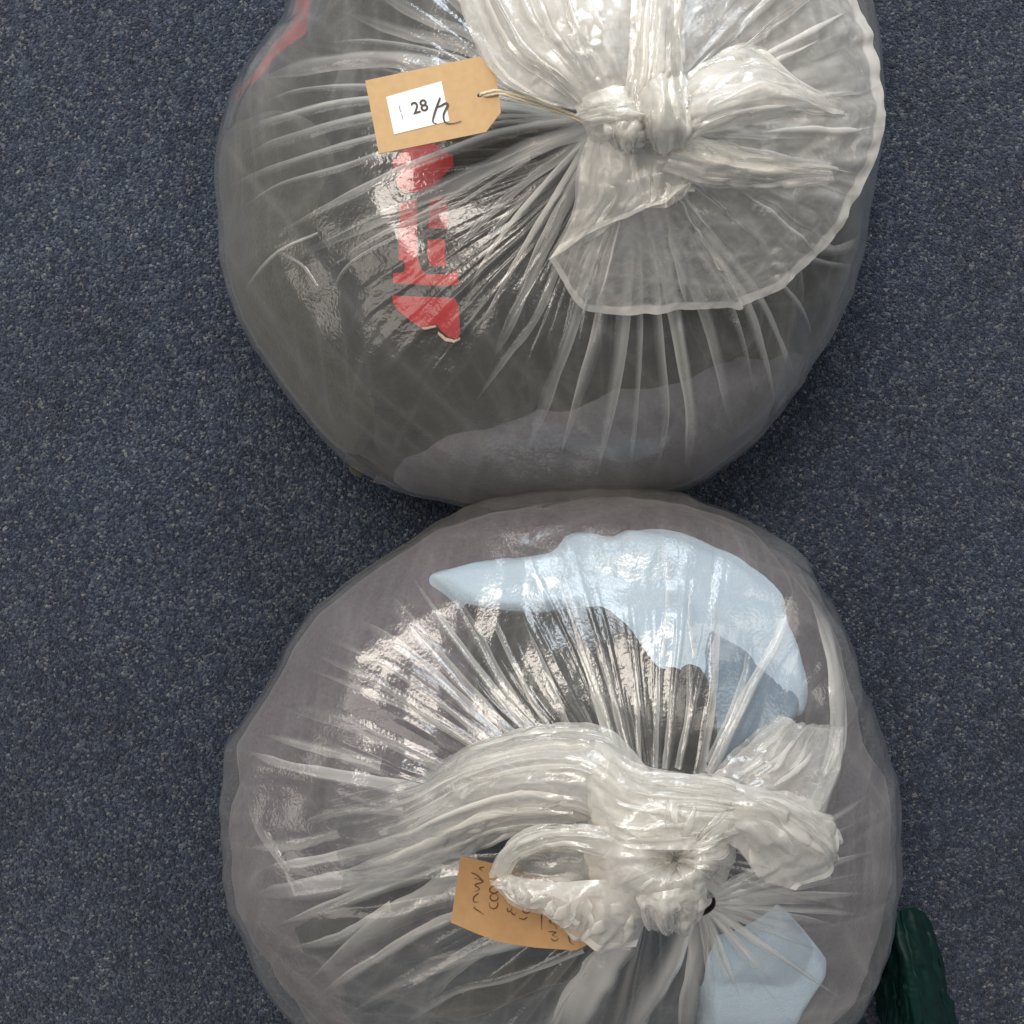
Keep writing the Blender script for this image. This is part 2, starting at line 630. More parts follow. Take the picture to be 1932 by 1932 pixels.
        return mesh_object(name, np.concatenate(V), np.concatenate(Q), FILM, parent, np.concatenate(D))

    def pleat(self, r, line, w0, w1, lift=0.006, dens=2.2, arch=0.35, n=80, m=13):
        """A fold of film lying on the body: line runs from the outer end to the neck; half widths w0 (outer), w1 (inner)."""
        q = catmull(line, n)
        t = np.linspace(0, 1, n)
        tang = np.gradient(q, axis=0)
        tang /= np.linalg.norm(tang, axis=1)[:, None] + 1e-9
        nor = np.stack([-tang[:, 1], tang[:, 0]], 1)
        wid = (w0 + (w1 - w0) * t) * smooth(0, r.uniform(0.10, 0.50), t) ** 0.8 * (1 + 0.35 * noise(t * 7, r.uniform(0, 99)))
        wid = np.maximum(wid * 1.2, 0.35)
        side = np.linspace(-1, 1, m)
        U = q[:, 0:1] + nor[:, 0:1] * wid[:, None] * side
        Vv = q[:, 1:2] + nor[:, 1:2] * wid[:, None] * side
        c = self.at(U, Vv, lift)
        skew = r.choice([-1, 1])
        hgt = wid[:, None] * 0.0005 * arch * (1 - side ** 2 + 0.6 * skew * side) * 1.6
        ro = r.uniform(0, 99)
        c[..., 2] += hgt + 0.0008 * noise(side[None, :] * 4, t[:, None] * 10, ro)
        soft = smooth(-1.0, r.uniform(-0.3, 0.9), -skew * side)[None, :]           # one folded edge is sharp, the other lies flat
        dens = dens * 4.6
        D = dens * soft * (0.85 + 0.6 * noise(side[None, :] * 1.7, t[:, None] * 4, ro)) * smooth(0, r.uniform(0.35, 0.9), t)[:, None]
        D = D + 0.5 * dens * np.exp(-((side * skew + 0.9) / 0.2) ** 2)[None, :] * smooth(0, 0.3, t)[:, None]
        return c, np.maximum(D, 0.05) + 0 * U

    def garment(self, name, label, cat, material, depth, polys=None, parent=None, edge=12.0, seed=0, wrinkle=0.004, valley=0.018, thick=0.008, group=None, nth=520, ns=110):
        """A bundled garment. Without polys it fills the sack; with polys it is the lump of cloth showing there."""
        if polys is not None:
            nth, ns = 900, 190
        P, th, rr = self.shell(nth, ns, depth, True)
        Nn = grid_normals(P, True)
        if Nn[20, :, 2].mean() < 0:
            Nn = -Nn
        TH, RR = np.meshgrid(th, rr)

        def relief(p, sd):
            x, y, z = p[..., 0], p[..., 1], p[..., 2]
            q = wrinkle * noise(x * 11, y * 11, z * 11 + sd) + 0.6 * wrinkle * ridged(x * 6 + sd, y * 6, z * 6) + 0.25 * wrinkle * noise(x * 34, y * 34, z * 34 + sd)
            vn = noise(x * 4.2 + sd * 3.1, y * 4.2, z * 4.2) + 0.35 * noise(x * 11 + sd, y * 11, z * 11 + 4)
            return q - (0.024 if sd == self.core else 0.010) * np.maximum(0, 1 - np.abs(vn) / 0.22) ** 1.6
        keep = None
        if polys is None:
            self.core = seed
            d = relief(P, seed)
        else:
            u, v = picture(P)
            wu = 5 * noise(u / 60, v / 60, seed) + 1.2 * noise(u / 20, v / 20, seed)
            sd = np.full(u.shape, -1e9)
            for pl in polys:
                pl = catmull(np.concatenate([pl, pl[:1]]), len(pl) * 5)[:-1]
                sd = np.maximum(sd, inside_dist(u, v, pl))
            sd = sd + wu
            keep = (sd > -edge * 2.0) & (RR < 1.02)
            d = np.zeros_like(sd)
            pk = P[keep]
            prof = smooth(-edge * 1.7, edge * 0.9, sd[keep])
            hh, _ = crinkle(pk[..., 0], pk[..., 1], pk[..., 2], 9, seed)
            own = np.minimum(relief(pk, seed + 0.5), 0.003) + 0.006 * (hh - 0.6)
            core = relief(pk, self.core)
            dd = np.minimum(core * (1 - prof) + own * prof + thick * (2 * prof - 1), 0.0115)
            d[keep] = np.where(prof > 0.5, np.maximum(dd, core + 0.006 * (2 * prof - 1)), dd)     # stays on top of the bundle it lies on
        d = np.where(d > 0, d * (1 - smooth(0.68, 0.97, RR)), d * (1 - 0.6 * smooth(0.8, 1.0, RR)))
        if polys is not None:
            d = d + 0.0022 * smooth(0.7, 1.0, RR) * smooth(0, edge, sd)         # lies just over the bundle beneath at the belly
        P = P + Nn * (d * (1 - smooth(1.7, 1.85, RR)))[..., None]
        P[..., 2] = np.maximum(P[..., 2], 0.008)
        Q = grid_quads(len(rr), nth, True)
        V = P.reshape(-1, 3)
        if keep is not None:
            k = keep.reshape(-1)
            Q = Q[k[Q].all(1)]
            used = np.unique(Q)
            mp = np.full(len(V), -1)
            mp[used] = np.arange(len(used))
            Q, V = mp[Q], V[used]
        o = mesh_object(name, V, Q, material, parent)
        if polys is not None:
            md = o.modifiers.new('cloth_thickness', 'SOLIDIFY')
            md.thickness, md.offset = 0.004, 1        # faces look inwards, so this thickens into the bundle
            md.use_rim = True
        if label:
            tag(o, label, cat, group)
        return o


PROF = [(0.02, 1.04), (0.05, 1.0), (0.09, 0.94), (0.15, 0.885), (0.25, 0.835), (0.38, 0.79), (0.52, 0.74), (0.66, 0.675), (0.78, 0.605), (0.88, 0.52), (0.95, 0.44), (0.985, 0.385), (1.0, 0.33)]
CPROF = [(0.001, 0.80), (0.15, 0.80), (0.25, 0.79), (0.38, 0.765), (0.52, 0.725), (0.66, 0.665), (0.78, 0.595), (0.88, 0.51), (0.95, 0.43), (0.985, 0.38), (1.0, 0.33)]

OUT_A = [(585, -60), (545, 50), (492, 120), (442, 210), (412, 310), (418, 420), (434, 520), (480, 640), (565, 765), (655, 855), (745, 912), (850, 945), (1000, 956), (1160, 948),
         (1300, 912), (1400, 845), (1495, 735), (1560, 635), (1602, 540), (1628, 430), (1645, 300), (1648, 170), (1632, 20), (1580, -110), (1430, -230), (1200, -300), (950, -290), (740, -200)]
OUT_B = [(1130, 934), (1000, 945), (885, 968), (800, 1006), (720, 1062), (640, 1122), (580, 1182), (515, 1292), (442, 1402), (430, 1480), (432, 1600), (442, 1690), (475, 1770), (515, 1850),
         (575, 1930), (680, 2030), (840, 2110), (1020, 2140), (1240, 2120), (1430, 2050), (1540, 1970), (1600, 1895), (1638, 1800), (1668, 1710), (1682, 1640), (1674, 1560),
         (1672, 1480), (1640, 1385), (1602, 1285), (1576, 1195), (1532, 1105), (1488, 1040), (1420, 995), (1340, 964), (1240, 942)]

def belly(p, e):
    q = np.array(p)
    q[:, 1] += (e - 0.33) * smooth(0.6, 1.0, q[:, 0])
    return q


bagA = Bag(OUT_A, 0.100, (1165, 245), 0.36, belly(PROF, 0.28), belly(CPROF, 0.28), 1.3)
bagB = Bag(OUT_B, 0.140, (1255, 1640), 0.36, belly(PROF, 0.39), belly(CPROF, 0.39), 5.9)


def P_(line, w0, w1, **k):
    return dict(line=np.array(line, float), w0=w0, w1=w1, **k)


NA = (1120, 240)
zA = [
    P_([(480, 152), (600, 122), (740, 112), (880, 140), (1040, 200)], 10, 14, dens=3),
    P_([(470, 205), (560, 172), (690, 165), (900, 180), (1060, 215)], 6, 9),
    P_([(455, 250), (560, 215), (690, 190), (900, 195), (1060, 215)], 9, 10, dens=3),
    P_([(440, 305), (560, 258), (700, 222), (900, 205), (1060, 220)], 11, 10, dens=3),
    P_([(415, 360), (540, 310), (700, 262), (900, 225), (1070, 222)], 7, 9),
    P_([(430, 415), (520, 352), (640, 318), (760, 278), (920, 238), (1080, 225)], 5, 9),
    P_([(500, 452), (620, 392), (760, 322), (900, 268), (1000, 240), (1100, 226)], 10, 13, dens=4),
    P_([(530, 500), (650, 440), (790, 375), (900, 325), (1000, 280), (1110, 240)], 12, 13, dens=4),
    P_([(600, 520), (700, 455), (800, 405), (900, 345), (1010, 285), (1115, 245)], 5, 10, dens=3),
    P_([(610, 590), (660, 500), (780, 432), (860, 390), (1000, 300)], 4, 5),
    P_([(450, 560), (520, 480), (600, 440)], 5, 3), P_([(520, 470), (570, 500), (600, 540)], 3, 2),
    P_([(840, 500), (900, 425), (1000, 335), (1110, 255)], 5, 9, dens=3),
    P_([(880, 560), (930, 470), (1010, 370), (1110, 262)], 4, 8, dens=3),
    P_([(900, 640), (950, 540), (1020, 420), (1110, 275)], 4, 9, dens=3),
    P_([(930, 680), (985, 560), (1040, 440), (1112, 285)], 7, 10, dens=3.5),
    P_([(960, 600), (1000, 500), (1050, 400), (1115, 290)], 3, 7),
    P_([(905, 480), (935, 430), (1000, 360)], 6, 4), P_([(890, 770), (950, 680), (1010, 600), (1060, 480)], 4, 8),
    P_([(990, 870), (1035, 740), (1075, 630), (1120, 480), (1150, 340)], 8, 13, dens=3.6),
    P_([(1045, 900), (1085, 770), (1125, 640), (1150, 500), (1165, 350)], 8, 13, dens=3.6),
    P_([(1120, 930), (1148, 790), (1172, 640), (1180, 500), (1180, 350)], 9, 15, dens=3.6),
    P_([(1185, 930), (1198, 790), (1207, 640), (1205, 500), (1195, 350)], 3, 7, dens=2.6),
    P_([(1225, 940), (1255, 800), (1245, 660), (1230, 500), (1205, 350)], 5, 10, dens=3),
    P_([(1290, 920), (1305, 800), (1285, 660), (1255, 500), (1215, 350)], 7, 12, dens=3.6),
    P_([(1385, 820), (1360, 700), (1330, 590), (1280, 470), (1225, 350)], 6, 12, dens=3.2),
    P_([(1430, 770), (1405, 660), (1370, 560), (1300, 450)], 4, 7), P_([(1470, 790), (1440, 670), (1400, 560), (1310, 440)], 6, 12, dens=3),
    P_([(1500, 720), (1470, 640), (1425, 550), (1330, 430)], 4, 9), P_([(1535, 640), (1510, 580), (1460, 520)], 3, 6),
    P_([(1625, 440), (1590, 470), (1530, 470)], 8, 10), P_([(1615, 500), (1570, 500), (1500, 480)], 5, 6),
    P_([(640, 20), (760, 60), (880, 90), (1000, 150)], 7, 12), P_([(690, -30), (790, 30), (900, 70), (1010, 150)], 6, 9), P_([(760, -80), (860, 0), (950, 70), (1040, 160)], 8, 12),
    P_([(600, 80), (720, 80), (860, 110), (1000, 170)], 4, 8),
    P_([(1450, -100), (1390, -20), (1310, 70), (1220, 180)], 6, 12, dens=3), P_([(1520, -60), (1440, 10), (1340, 90), (1240, 190)], 5, 12, dens=3),
    P_([(1390, -120), (1330, -10), (1290, 60), (1210, 180)], 6, 12, dens=3),
]
NBn = (1240, 1600)
zB = [
    P_([(470, 1690), (580, 1678), (700, 1650), (840, 1600)], 12, 22, dens=2.6), P_([(560, 1868), (660, 1790), (780, 1710), (880, 1660)], 8, 26, dens=2.4),
    P_([(450, 1600), (560, 1590), (640, 1570)], 16, 10, dens=2.0), P_([(640, 1925), (760, 1850), (880, 1800), (1020, 1760)], 10, 20, dens=2.4),
    P_([(520, 1330), (620, 1350), (740, 1400), (860, 1460)], 16, 12, dens=1.8), P_([(480, 1380), (600, 1410), (720, 1440)], 8, 14, dens=2.2),
    P_([(452, 1412), (540, 1445), (680, 1472), (820, 1500)], 5, 12, dens=3),
    P_([(455, 1470), (490, 1560), (540, 1640), (560, 1690)], 14, 4, dens=2.6),
    P_([(490, 1640), (600, 1625), (760, 1590), (900, 1560)], 6, 14, dens=3), P_([(560, 1560), (640, 1530), (760, 1530)], 8, 8),
    P_([(495, 1755), (620, 1712), (760, 1655), (900, 1610)], 6, 16, dens=3.2),
    P_([(590, 1885), (700, 1815), (800, 1755), (880, 1720)], 7, 8, dens=3), P_([(540, 1790), (640, 1770), (740, 1710)], 8, 8),
    P_([(800, 1895), (860, 1830), (960, 1775), (1090, 1740)], 10, 10, dens=3), P_([(760, 1932), (860, 1870), (960, 1845), (1100, 1790)], 6, 9, dens=2.4),
    P_([(1040, 2010), (1080, 1920), (1130, 1840), (1180, 1760)], 34, 22, dens=3.4), P_([(1160, 2010), (1200, 1920), (1260, 1820), (1300, 1720)], 34, 16, dens=3.6),
    P_([(1000, 1990), (1050, 1900), (1120, 1800)], 10, 8), P_([(1290, 2000), (1300, 1900), (1315, 1800), (1310, 1720)], 16, 12, dens=2.6),
    P_([(560, 1255), (660, 1290), (800, 1350), (930, 1430), (1050, 1500)], 5, 9), P_([(575, 1225), (700, 1280), (830, 1360), (960, 1440)], 7, 8),
    P_([(600, 1195), (720, 1250), (850, 1340), (970, 1440)], 5, 7), P_([(660, 1160), (780, 1240), (890, 1340), (990, 1440)], 9, 8, dens=2.4),
    P_([(715, 1110), (800, 1210), (910, 1330), (1010, 1430)], 12, 8), P_([(765, 1070), (840, 1180), (930, 1300), (1030, 1430)], 5, 7),
    P_([(850, 1120), (900, 1200), (960, 1310), (1050, 1430)], 10, 8, dens=1.8), P_([(920, 1140), (960, 1230), (1010, 1330), (1070, 1420)], 5, 6), P_([(985, 1160), (1020, 1250), (1060, 1350), (1100, 1440)], 9, 7, dens=1.8),
    P_([(1050, 1050), (1085, 1160), (1120, 1280), (1160, 1420)], 7, 12, dens=3.6), P_([(1120, 1180), (1150, 1280), (1185, 1420)], 8, 7),
    P_([(1195, 1190), (1200, 1300), (1205, 1440)], 4, 5), P_([(1240, 1240), (1238, 1340), (1235, 1450)], 5, 6), P_([(1270, 1260), (1265, 1350), (1255, 1450)], 4, 5), P_([(1300, 1240), (1300, 1340), (1280, 1450)], 4, 6),
    P_([(1345, 1000), (1345, 1130), (1345, 1280), (1320, 1460)], 6, 12, dens=3.4), P_([(1505, 1095), (1470, 1200), (1410, 1310), (1340, 1460)], 6, 9, dens=4.5),
    P_([(1420, 1200), (1400, 1300), (1340, 1440)], 6, 8), P_([(1520, 1105), (1562, 1200), (1580, 1330), (1572, 1440), (1540, 1530)], 9, 13, dens=4.2),
    P_([(1480, 1070), (1540, 1150), (1585, 1270), (1592, 1400), (1550, 1530)], 3, 5, dens=4), P_([(1250, 1010), (1260, 1100), (1250, 1240)], 6, 5), P_([(1310, 1080), (1300, 1160), (1310, 1240)], 5, 3),
]
for ex, ey, ww in [(1670, 1600, 12), (1665, 1640, 6), (1660, 1685, 8), (1650, 1725, 7), (1600, 1750, 6), (1560, 1800, 6), (1520, 1760, 5), (1500, 1830, 6), (1455, 1850, 5), (1420, 1830, 6),
                   (1400, 1890, 5), (1370, 1860, 5), (1345, 1900, 6), (1570, 1700, 5), (1600, 1660, 5), (1640, 1540, 9), (1610, 1900, 6), (1655, 1490, 7)]:
    zB.append(P_([(ex, ey), (0.62 * ex + 0.38 * 1325, 0.62 * ey + 0.38 * 1702), (0.28 * ex + 0.72 * 1325, 0.28 * ey + 0.72 * 1702), (1318, 1700)], ww * 0.9, 8, dens=3.6))

BAG_A = thing('polythene_bag', 'clear plastic sack of dark clothes with red lettering, its mouth flared open', 'plastic bag', (*bagA.B, 0), 'tied clear bags of clothes')
BAG_B = thing('polythene_bag', 'clear plastic sack holding pale blue and mauve clothes, ruffled knot on top', 'plastic bag', (*bagB.B, 0), 'tied clear bags of clothes')


def adopt(o, p):
    """Parent while keeping the world position (parents are unrotated)."""
    o.parent = p
    o.location = (o.location[0] - p.location[0], o.location[1] - p.location[1], o.location[2] - p.location[2])
    return o


pi = math.pi
adopt(bagA.film('film', None, 21, 60, zA, [(pi * 0.98, pi * 1.25, 14, 0.006, 0.014, 0.6, 0.8), (pi * 1.25, pi * 1.5, 16, 0.008, 0.02, 0.62, 0.9), (pi * 1.5, pi * 1.85, 12, 0.006, 0.014, 0.8, 0.5),
                                           (pi * 0.6, pi * 0.98, 14, 0.01, 0.022, 0.7, 0.8)]), BAG_A)
adopt(bagB.film('film', None, 22, 60, zB, crush=1.45, sectors=[(pi * 0.42, pi * 0.66, 24, 0.007, 0.013, 0.78, 1.0), (pi * 0.66, pi * 0.92, 15, 0.010, 0.022, 0.82, 1.0), (pi * 1.6, pi * 2.02, 22, 0.008, 0.016, 0.5, 0.8),
                                           (pi * 0.92, pi * 1.5, 14, 0.012, 0.03, 0.85, 0.7)]), BAG_B)

# ------------------------------------------------------------------ clothes inside the sacks
bagA.garment('fleece_top', 'black fleece garment with red lettering filling the upper sack', 'garment', MAT['black'], 0.017, seed=2, wrinkle=0.0065)
bagA.garment('jersey_top', 'slate grey folded jersey low in the upper sack, below its flared mouth', 'garment', MAT['slate'], 0.017,
             [np.array([(770, 870), (880, 838), (1000, 815), (1130, 785), (1260, 748), (1400, 715), (1580, 690), (1610, 800), (1400, 960), (1200, 1020), (900, 1020), (750, 970)], float)], seed=5, thick=0.0115, edge=26)
bagA.garment('olive_garment', 'dull olive grey garment along the left side of the upper sack', 'garment', MAT['olive'], 0.017,
             [np.array([(400, 250), (520, 215), (585, 260), (600, 400), (570, 520), (610, 640), (700, 760), (640, 860), (520, 780), (430, 620), (395, 420)], float)], seed=14, thick=0.0115, edge=24)
bagA.garment('red_cloth', 'patch of red cloth at the far left edge of the upper sack', 'cloth', MAT['redcloth'], 0.017,
             [np.array([(560, -100), (590, -60), (572, 0), (540, 52), (510, 98), (475, 140), (445, 160), (440, 140), (490, 60), (530, -10)], float)], seed=8, thick=0.0115, edge=18)
bagB.garment('mauve_jersey', 'mauve grey jersey garment filling the lower sack', 'garment', MAT['mauve'], 0.017, seed=3, wrinkle=0.0065)
bagB.garment('blue_shirt', 'pale blue cotton garment at the upper right of the lower sack', 'garment', MAT['blue'], 0.017,
             [np.array([(815, 1085), (900, 1062), (1040, 1045), (1085, 1005), (1150, 1010), (1190, 998), (1260, 1005), (1335, 1032), (1435, 1090), (1495, 1165), (1518, 1260), (1518, 1345), (1470, 1330),
                        (1430, 1290), (1370, 1235), (1315, 1300), (1235, 1275), (1180, 1185), (1080, 1150), (980, 1158), (890, 1140)], float)], seed=6, thick=0.0115, edge=22)
bagB.garment('blue_fold_shade', 'darker blue patch painting the fold shade of the pale blue garment at right of the lower sack', 'cloth', MAT['blue_shade'], 0.017,  # fold shading of the pale blue garment, put in as darker colour
             [np.array([(1340, 1190), (1420, 1240), (1500, 1310), (1480, 1370), (1400, 1400), (1345, 1440), (1320, 1330)], float)], seed=7, thick=0.0115, edge=18)
bagB.garment('charcoal_knit', 'charcoal knitted garment behind the pleats above the lower knot', 'garment', MAT['char'], 0.017,
             [np.array([(880, 1140), (1000, 1150), (1150, 1150), (1230, 1230), (1330, 1270), (1345, 1460), (1230, 1500), (1050, 1440), (930, 1360), (890, 1250)], float)], seed=9, thick=0.0115, edge=18)
bagB.garment('navy_cloth', 'navy garment at the bottom left of the lower sack under the tag', 'garment', MAT['navy'], 0.017,
             [np.array([(880, 1580), (1100, 1600), (1200, 1700), (1290, 1800), (1310, 1980), (1150, 2060), (860, 2040), (700, 1960), (640, 1890), (760, 1800), (840, 1720)], float)], seed=10, thick=0.0115, edge=18)
bagB.garment('fold_gap_shade', 'dark strip painting the shade in a fold gap, slanting left of the brown tag in the lower sack', 'cloth', MAT['char'], 0.017,  # no cloth of its own: dark strip stands for shade between folds
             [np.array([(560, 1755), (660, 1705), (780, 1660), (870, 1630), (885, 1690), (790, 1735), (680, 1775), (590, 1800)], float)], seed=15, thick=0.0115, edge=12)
bagB.garment('fold_gap_shade', 'black strip painting the shade between folds below the brown tag in the lower sack', 'cloth', MAT['black'], 0.015,  # another added strip, its black colour is the shadow in a fold gap
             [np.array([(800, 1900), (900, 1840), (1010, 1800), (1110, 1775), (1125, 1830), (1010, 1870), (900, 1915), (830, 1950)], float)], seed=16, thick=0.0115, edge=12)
bagB.garment('blue_cloth', 'pale blue cloth at the lower right of the lower sack, near the pleated neck', 'cloth', MAT['blue'], 0.017,
             [np.array([(1470, 1715), (1540, 1790), (1560, 1850), (1510, 1930), (1480, 2020), (1340, 2040), (1330, 1930), (1345, 1850), (1400, 1790)], float)], seed=12, thick=0.0115, edge=22)

# red lettering printed on the black fleece: flat flocked print following the cloth
FL = [o for o in bpy.data.objects if o.name.startswith('fleece_top')][0]


def zoomA(x, y):
    return ((1400 + x / 2.415) / 1.98758, (500 + y / 2.415) / 1.98758)


def print_patch(name, poly, material, lift=0.0145):
    """A filled flat shape laid on the upper sack's clothes."""
    Q = np.array([zoomA(*p) for p in poly])
    x0, y0 = Q.min(0) - 1
    x1, y1 = Q.max(0) + 1
    st = 2.2
    nx, ny = int((x1 - x0) / st) + 2, int((y1 - y0) / st) + 2
    U, V = np.meshgrid(np.linspace(x0, x1, nx), np.linspace(y0, y1, ny))
    sd = inside_dist(U, V, Q)
    # pull the outer ring of grid points onto the outline so edges are clean
    c = np.zeros(U.shape + (2,))
    best = np.full(U.shape, 1e9)
    for a, b in zip(Q, np.roll(Q, -1, 0)):
        ab = b - a
        t = np.clip(((U - a[0]) * ab[0] + (V - a[1]) * ab[1]) / (ab @ ab), 0, 1)
        qx, qy = a[0] + t * ab[0], a[1] + t * ab[1]
        d = np.hypot(U - qx, V - qy)
        k = d < best
        best = np.where(k, d, best)
        c[..., 0] = np.where(k, qx, c[..., 0])
        c[..., 1] = np.where(k, qy, c[..., 1])
    out = sd < 0
    U2, V2 = np.where(out, c[..., 0], U), np.where(out, c[..., 1], V)
    F = grid_quads(ny, nx)
    k = (sd > -st * 0.75).reshape(-1)
    F = F[k[F].all(1)]
    pts = bagA.at(U2, V2, lift, True, 0.017).reshape(-1, 3)
    used = np.unique(F)
    mp = np.full(len(pts), -1)
    mp[used] = np.arange(len(used))
    o = mesh_object(name, pts[used], mp[F], material, FL)
    md = o.modifiers.new('thickness', 'SOLIDIFY')
    md.thickness = 0.0012
    return o


PLIFT = 0.013
for nm, poly, mt in [
    ('printed_letter', [(170, 260), (300, 140), (560, 100), (720, 200), (730, 300), (560, 480), (420, 540), (250, 520), (190, 420), (270, 380), (200, 330)], 'red'),
    ('printed_letter', [(240, 640), (400, 600), (400, 1100), (430, 1220), (480, 1275), (640, 1280), (770, 1245), (775, 1370), (640, 1385), (420, 1370), (185, 1360), (185, 1270), (290, 1255), (290, 1170), (230, 1140)], 'red'),
    ('printed_letter', [(520, 580), (650, 570), (680, 640), (680, 870), (500, 860), (510, 700)], 'red'),
    ('printed_letter', [(500, 965), (650, 960), (660, 1210), (520, 1205), (490, 1100)], 'red'),
    ('printed_letter', [(180, 1470), (740, 1490), (775, 1560), (790, 1800), (770, 1860), (690, 1850), (620, 1790), (575, 1730), (430, 1760), (330, 1690), (220, 1600), (180, 1530)], 'red'),
]:
    print_patch(nm, poly, MAT[mt], PLIFT)
print_patch('print_edge', [(590, 1790), (660, 1850), (740, 1868), (785, 1840), (790, 1870), (740, 1895), (650, 1880), (585, 1820)], MAT['edge'], PLIFT - 0.0006)
print_patch('print_edge', [(425, 1755), (570, 1735), (575, 1755), (470, 1780)], MAT['edge'], PLIFT - 0.0006)


# ------------------------------------------------------------------ gathered film above the knots
def sheet(name, parent, rows, dens=(3.0, 1.0), pleats=8, pamp=0.004, crumple=0.0015, seed=0, hem=0.0, wrap=False, walls=2, gap=0.007, fade=0.0, slack=(0.07, 0.02), cell=0.0085, strips=9, material=None):
    """A loose sheet of film. rows: control points (picture u, v, height) across the sheet, from the knot to the hem.
    The sheet carries slack film, which buckles into folds and crumples."""
    VV, DD, QQ, off = [], [], [], 0
    for wall in range(walls):
        sd = seed + 17 * wall
        C = np.array(rows, float)
        if wall:
            C[..., 2] -= gap * wall
            C[..., :2] += np.random.default_rng(sd).normal(size=C[..., :2].shape) * 5
        W = world(C[..., 0], C[..., 1], C[..., 2])
        lv = np.linalg.norm(np.diff(W, axis=0), axis=-1).sum(0).mean()
        lu = np.linalg.norm(np.diff(W, axis=1), axis=-1).sum(1).max()
        nv, nu = int(np.clip(lv / cell, 12, 60)), int(np.clip(lu / cell, 12, 110))
        if wrap:
            P = catmull(W, nv)
            k = C.shape[1]
            nu = k * 5
            P = refine(P, nv, nu, True)
        else:
            P = refine(W, nv * 6, nu * 6)
            jr = np.random.default_rng(sd + 5)              # uneven spacing, so creases do not line up
            it = np.sort(np.clip(np.linspace(0, nv * 6 - 1, nv) + jr.uniform(-1.2, 1.2, nv), 0, nv * 6 - 1))
            iu = np.sort(np.clip(np.linspace(0, nu * 6 - 1, nu) + jr.uniform(-1.2, 1.2, nu), 0, nu * 6 - 1))
            it[0], it[-1], iu[0], iu[-1] = 0, nv * 6 - 1, 0, nu * 6 - 1
            P = P[it.round().astype(int)][:, iu.round().astype(int)]
        Nn = grid_normals(P, wrap)
        if Nn[..., 2].mean() < 0:
            Nn = -Nn
        t = np.linspace(0, 1, nv)[:, None]
        q = np.linspace(0, 1, nu, endpoint=not wrap)[None, :]
        if wrap:
            ph = q * pleats + 0.8 * noise(np.cos(2 * np.pi * q) * 1.5, np.sin(2 * np.pi * q) * 1.5, sd + t * 1.2)
        else:
            ph = q * pleats * 0.8 + 1.1 * noise(q * pleats * 0.3, t * 1.6, sd) + 0.35 * noise(q * 3, t * 4, sd + 2)
        tr = np.abs(2 * (ph - np.floor(ph)) - 1)
        am = 0.5 + 1.1 * noise(np.floor(ph) % max(1, pleats) * 0.37 + 0.5, t * 1.8, sd + 5)
        pl = tr ** 1.3 * 1.6 * am - 0.4
        P0 = P + Nn * (pamp * pl * (0.4 + 0.6 * t))[..., None]
        nz = np.clip(0.75 + 1.3 * noise(P[..., 0] * 14, P[..., 1] * 14, sd + 3), 0.1, 1.8)
        X = relax(P0, Nn, slack[0] * nz, slack[1] * nz, 130, attract=0.008, bend=0.30, wrap=wrap, amp=0.0009, seed=sd, pin=1)
        nv2, nu2 = nv * 5, nu * 5
        X = refine(X, nv2, nu2, wrap)
        bd = 3.5 * bendiness(X, wrap)
        t = np.linspace(0, 1, nv2)[:, None]
        x, y, z = X[..., 0], X[..., 1], X[..., 2]
        h1, c1 = crinkle(x, y, z, 17, sd)
        h2, c2 = crinkle(x, y, z, 48, sd + 40)
        h3, c3 = crinkle(x, y, z, 150, sd + 80, 4)
        Nn = grid_normals(X, wrap)
        X = X + Nn * (crumple * (3.2 * (h1 - h1.mean()) + 1.0 * (h2 - h2.mean()) + 0.38 * (h3 - h3.mean())) * smooth(0, 0.1, t))[..., None]
        D = (dens[0] + (dens[1] - dens[0]) * t ** 0.7) * (1 + 0.5 * noise(x * 12, y * 12, sd + 9)) + 0.8 * np.clip(bd, 0, 0.8) + 1.1 * c1 + 0.8 * c2 + 0.3 * c3
        D = D * (0.62 if walls == 2 else 0.5 if walls == 3 else 1.0)
        if hem > 0 and wall == 0:
            D = D + 3.2 * smooth(1 - hem, 1 - hem * 0.9, t)
        if fade > 0:
            D = D * (1 - smooth(1 - fade, 1.0, t))
        VV.append(X.reshape(-1, 3))
        DD.append(np.maximum(D, 0.02).reshape(-1))
        QQ.append(grid_quads(nv2, nu2, wrap, off))
        off += nv2 * nu2
        # film folded over on itself: narrow doubled strips running out from the knot
        sr = np.random.default_rng(sd + 300)
        wm = max(lu, 1e-3)
        for _ in range(strips if wall == 0 else strips // 2):
            m, n = 11, 60
            tt = np.linspace(0, 1, n)
            t0 = sr.uniform(0, 0.5)
            tl = t0 + (min(1.0, t0 + sr.uniform(0.3, 0.9)) - t0) * tt
            qc = sr.uniform(0.03, 0.97) + min(0.10, 0.012 / wm) * sr.uniform(-1, 1) * tt + min(0.05, 0.004 / wm) * noise(tt * 3, sr.uniform(0, 99))
            hw = sr.uniform(0.0012, 0.0058) / wm * smooth(0, 0.3, tt) * (1 - smooth(0.45, 1.0, tt)) * (1 + 0.4 * noise(tt * 6, sr.uniform(0, 99))) + 0.0002 / wm
            sd_ = np.linspace(-1, 1, m)
            fq = (qc[:, None] + hw[:, None] * sd_)
            fq = (np.mod(fq, 1.0) if wrap else np.clip(fq, 0, 1)) * (nu2 - 1)
            ft = np.repeat(tl[:, None], m, 1) * (nv2 - 1)
            i0, j0 = np.minimum(ft.astype(int), nv2 - 2), np.minimum(fq.astype(int), nu2 - 2)
            fi, fj = (ft - i0)[..., None], (fq - j0)[..., None]
            pick = lambda A: A[i0, j0] * (1 - fi) * (1 - fj) + A[i0 + 1, j0] * fi * (1 - fj) + A[i0, j0 + 1] * (1 - fi) * fj + A[i0 + 1, j0 + 1] * fi * fj
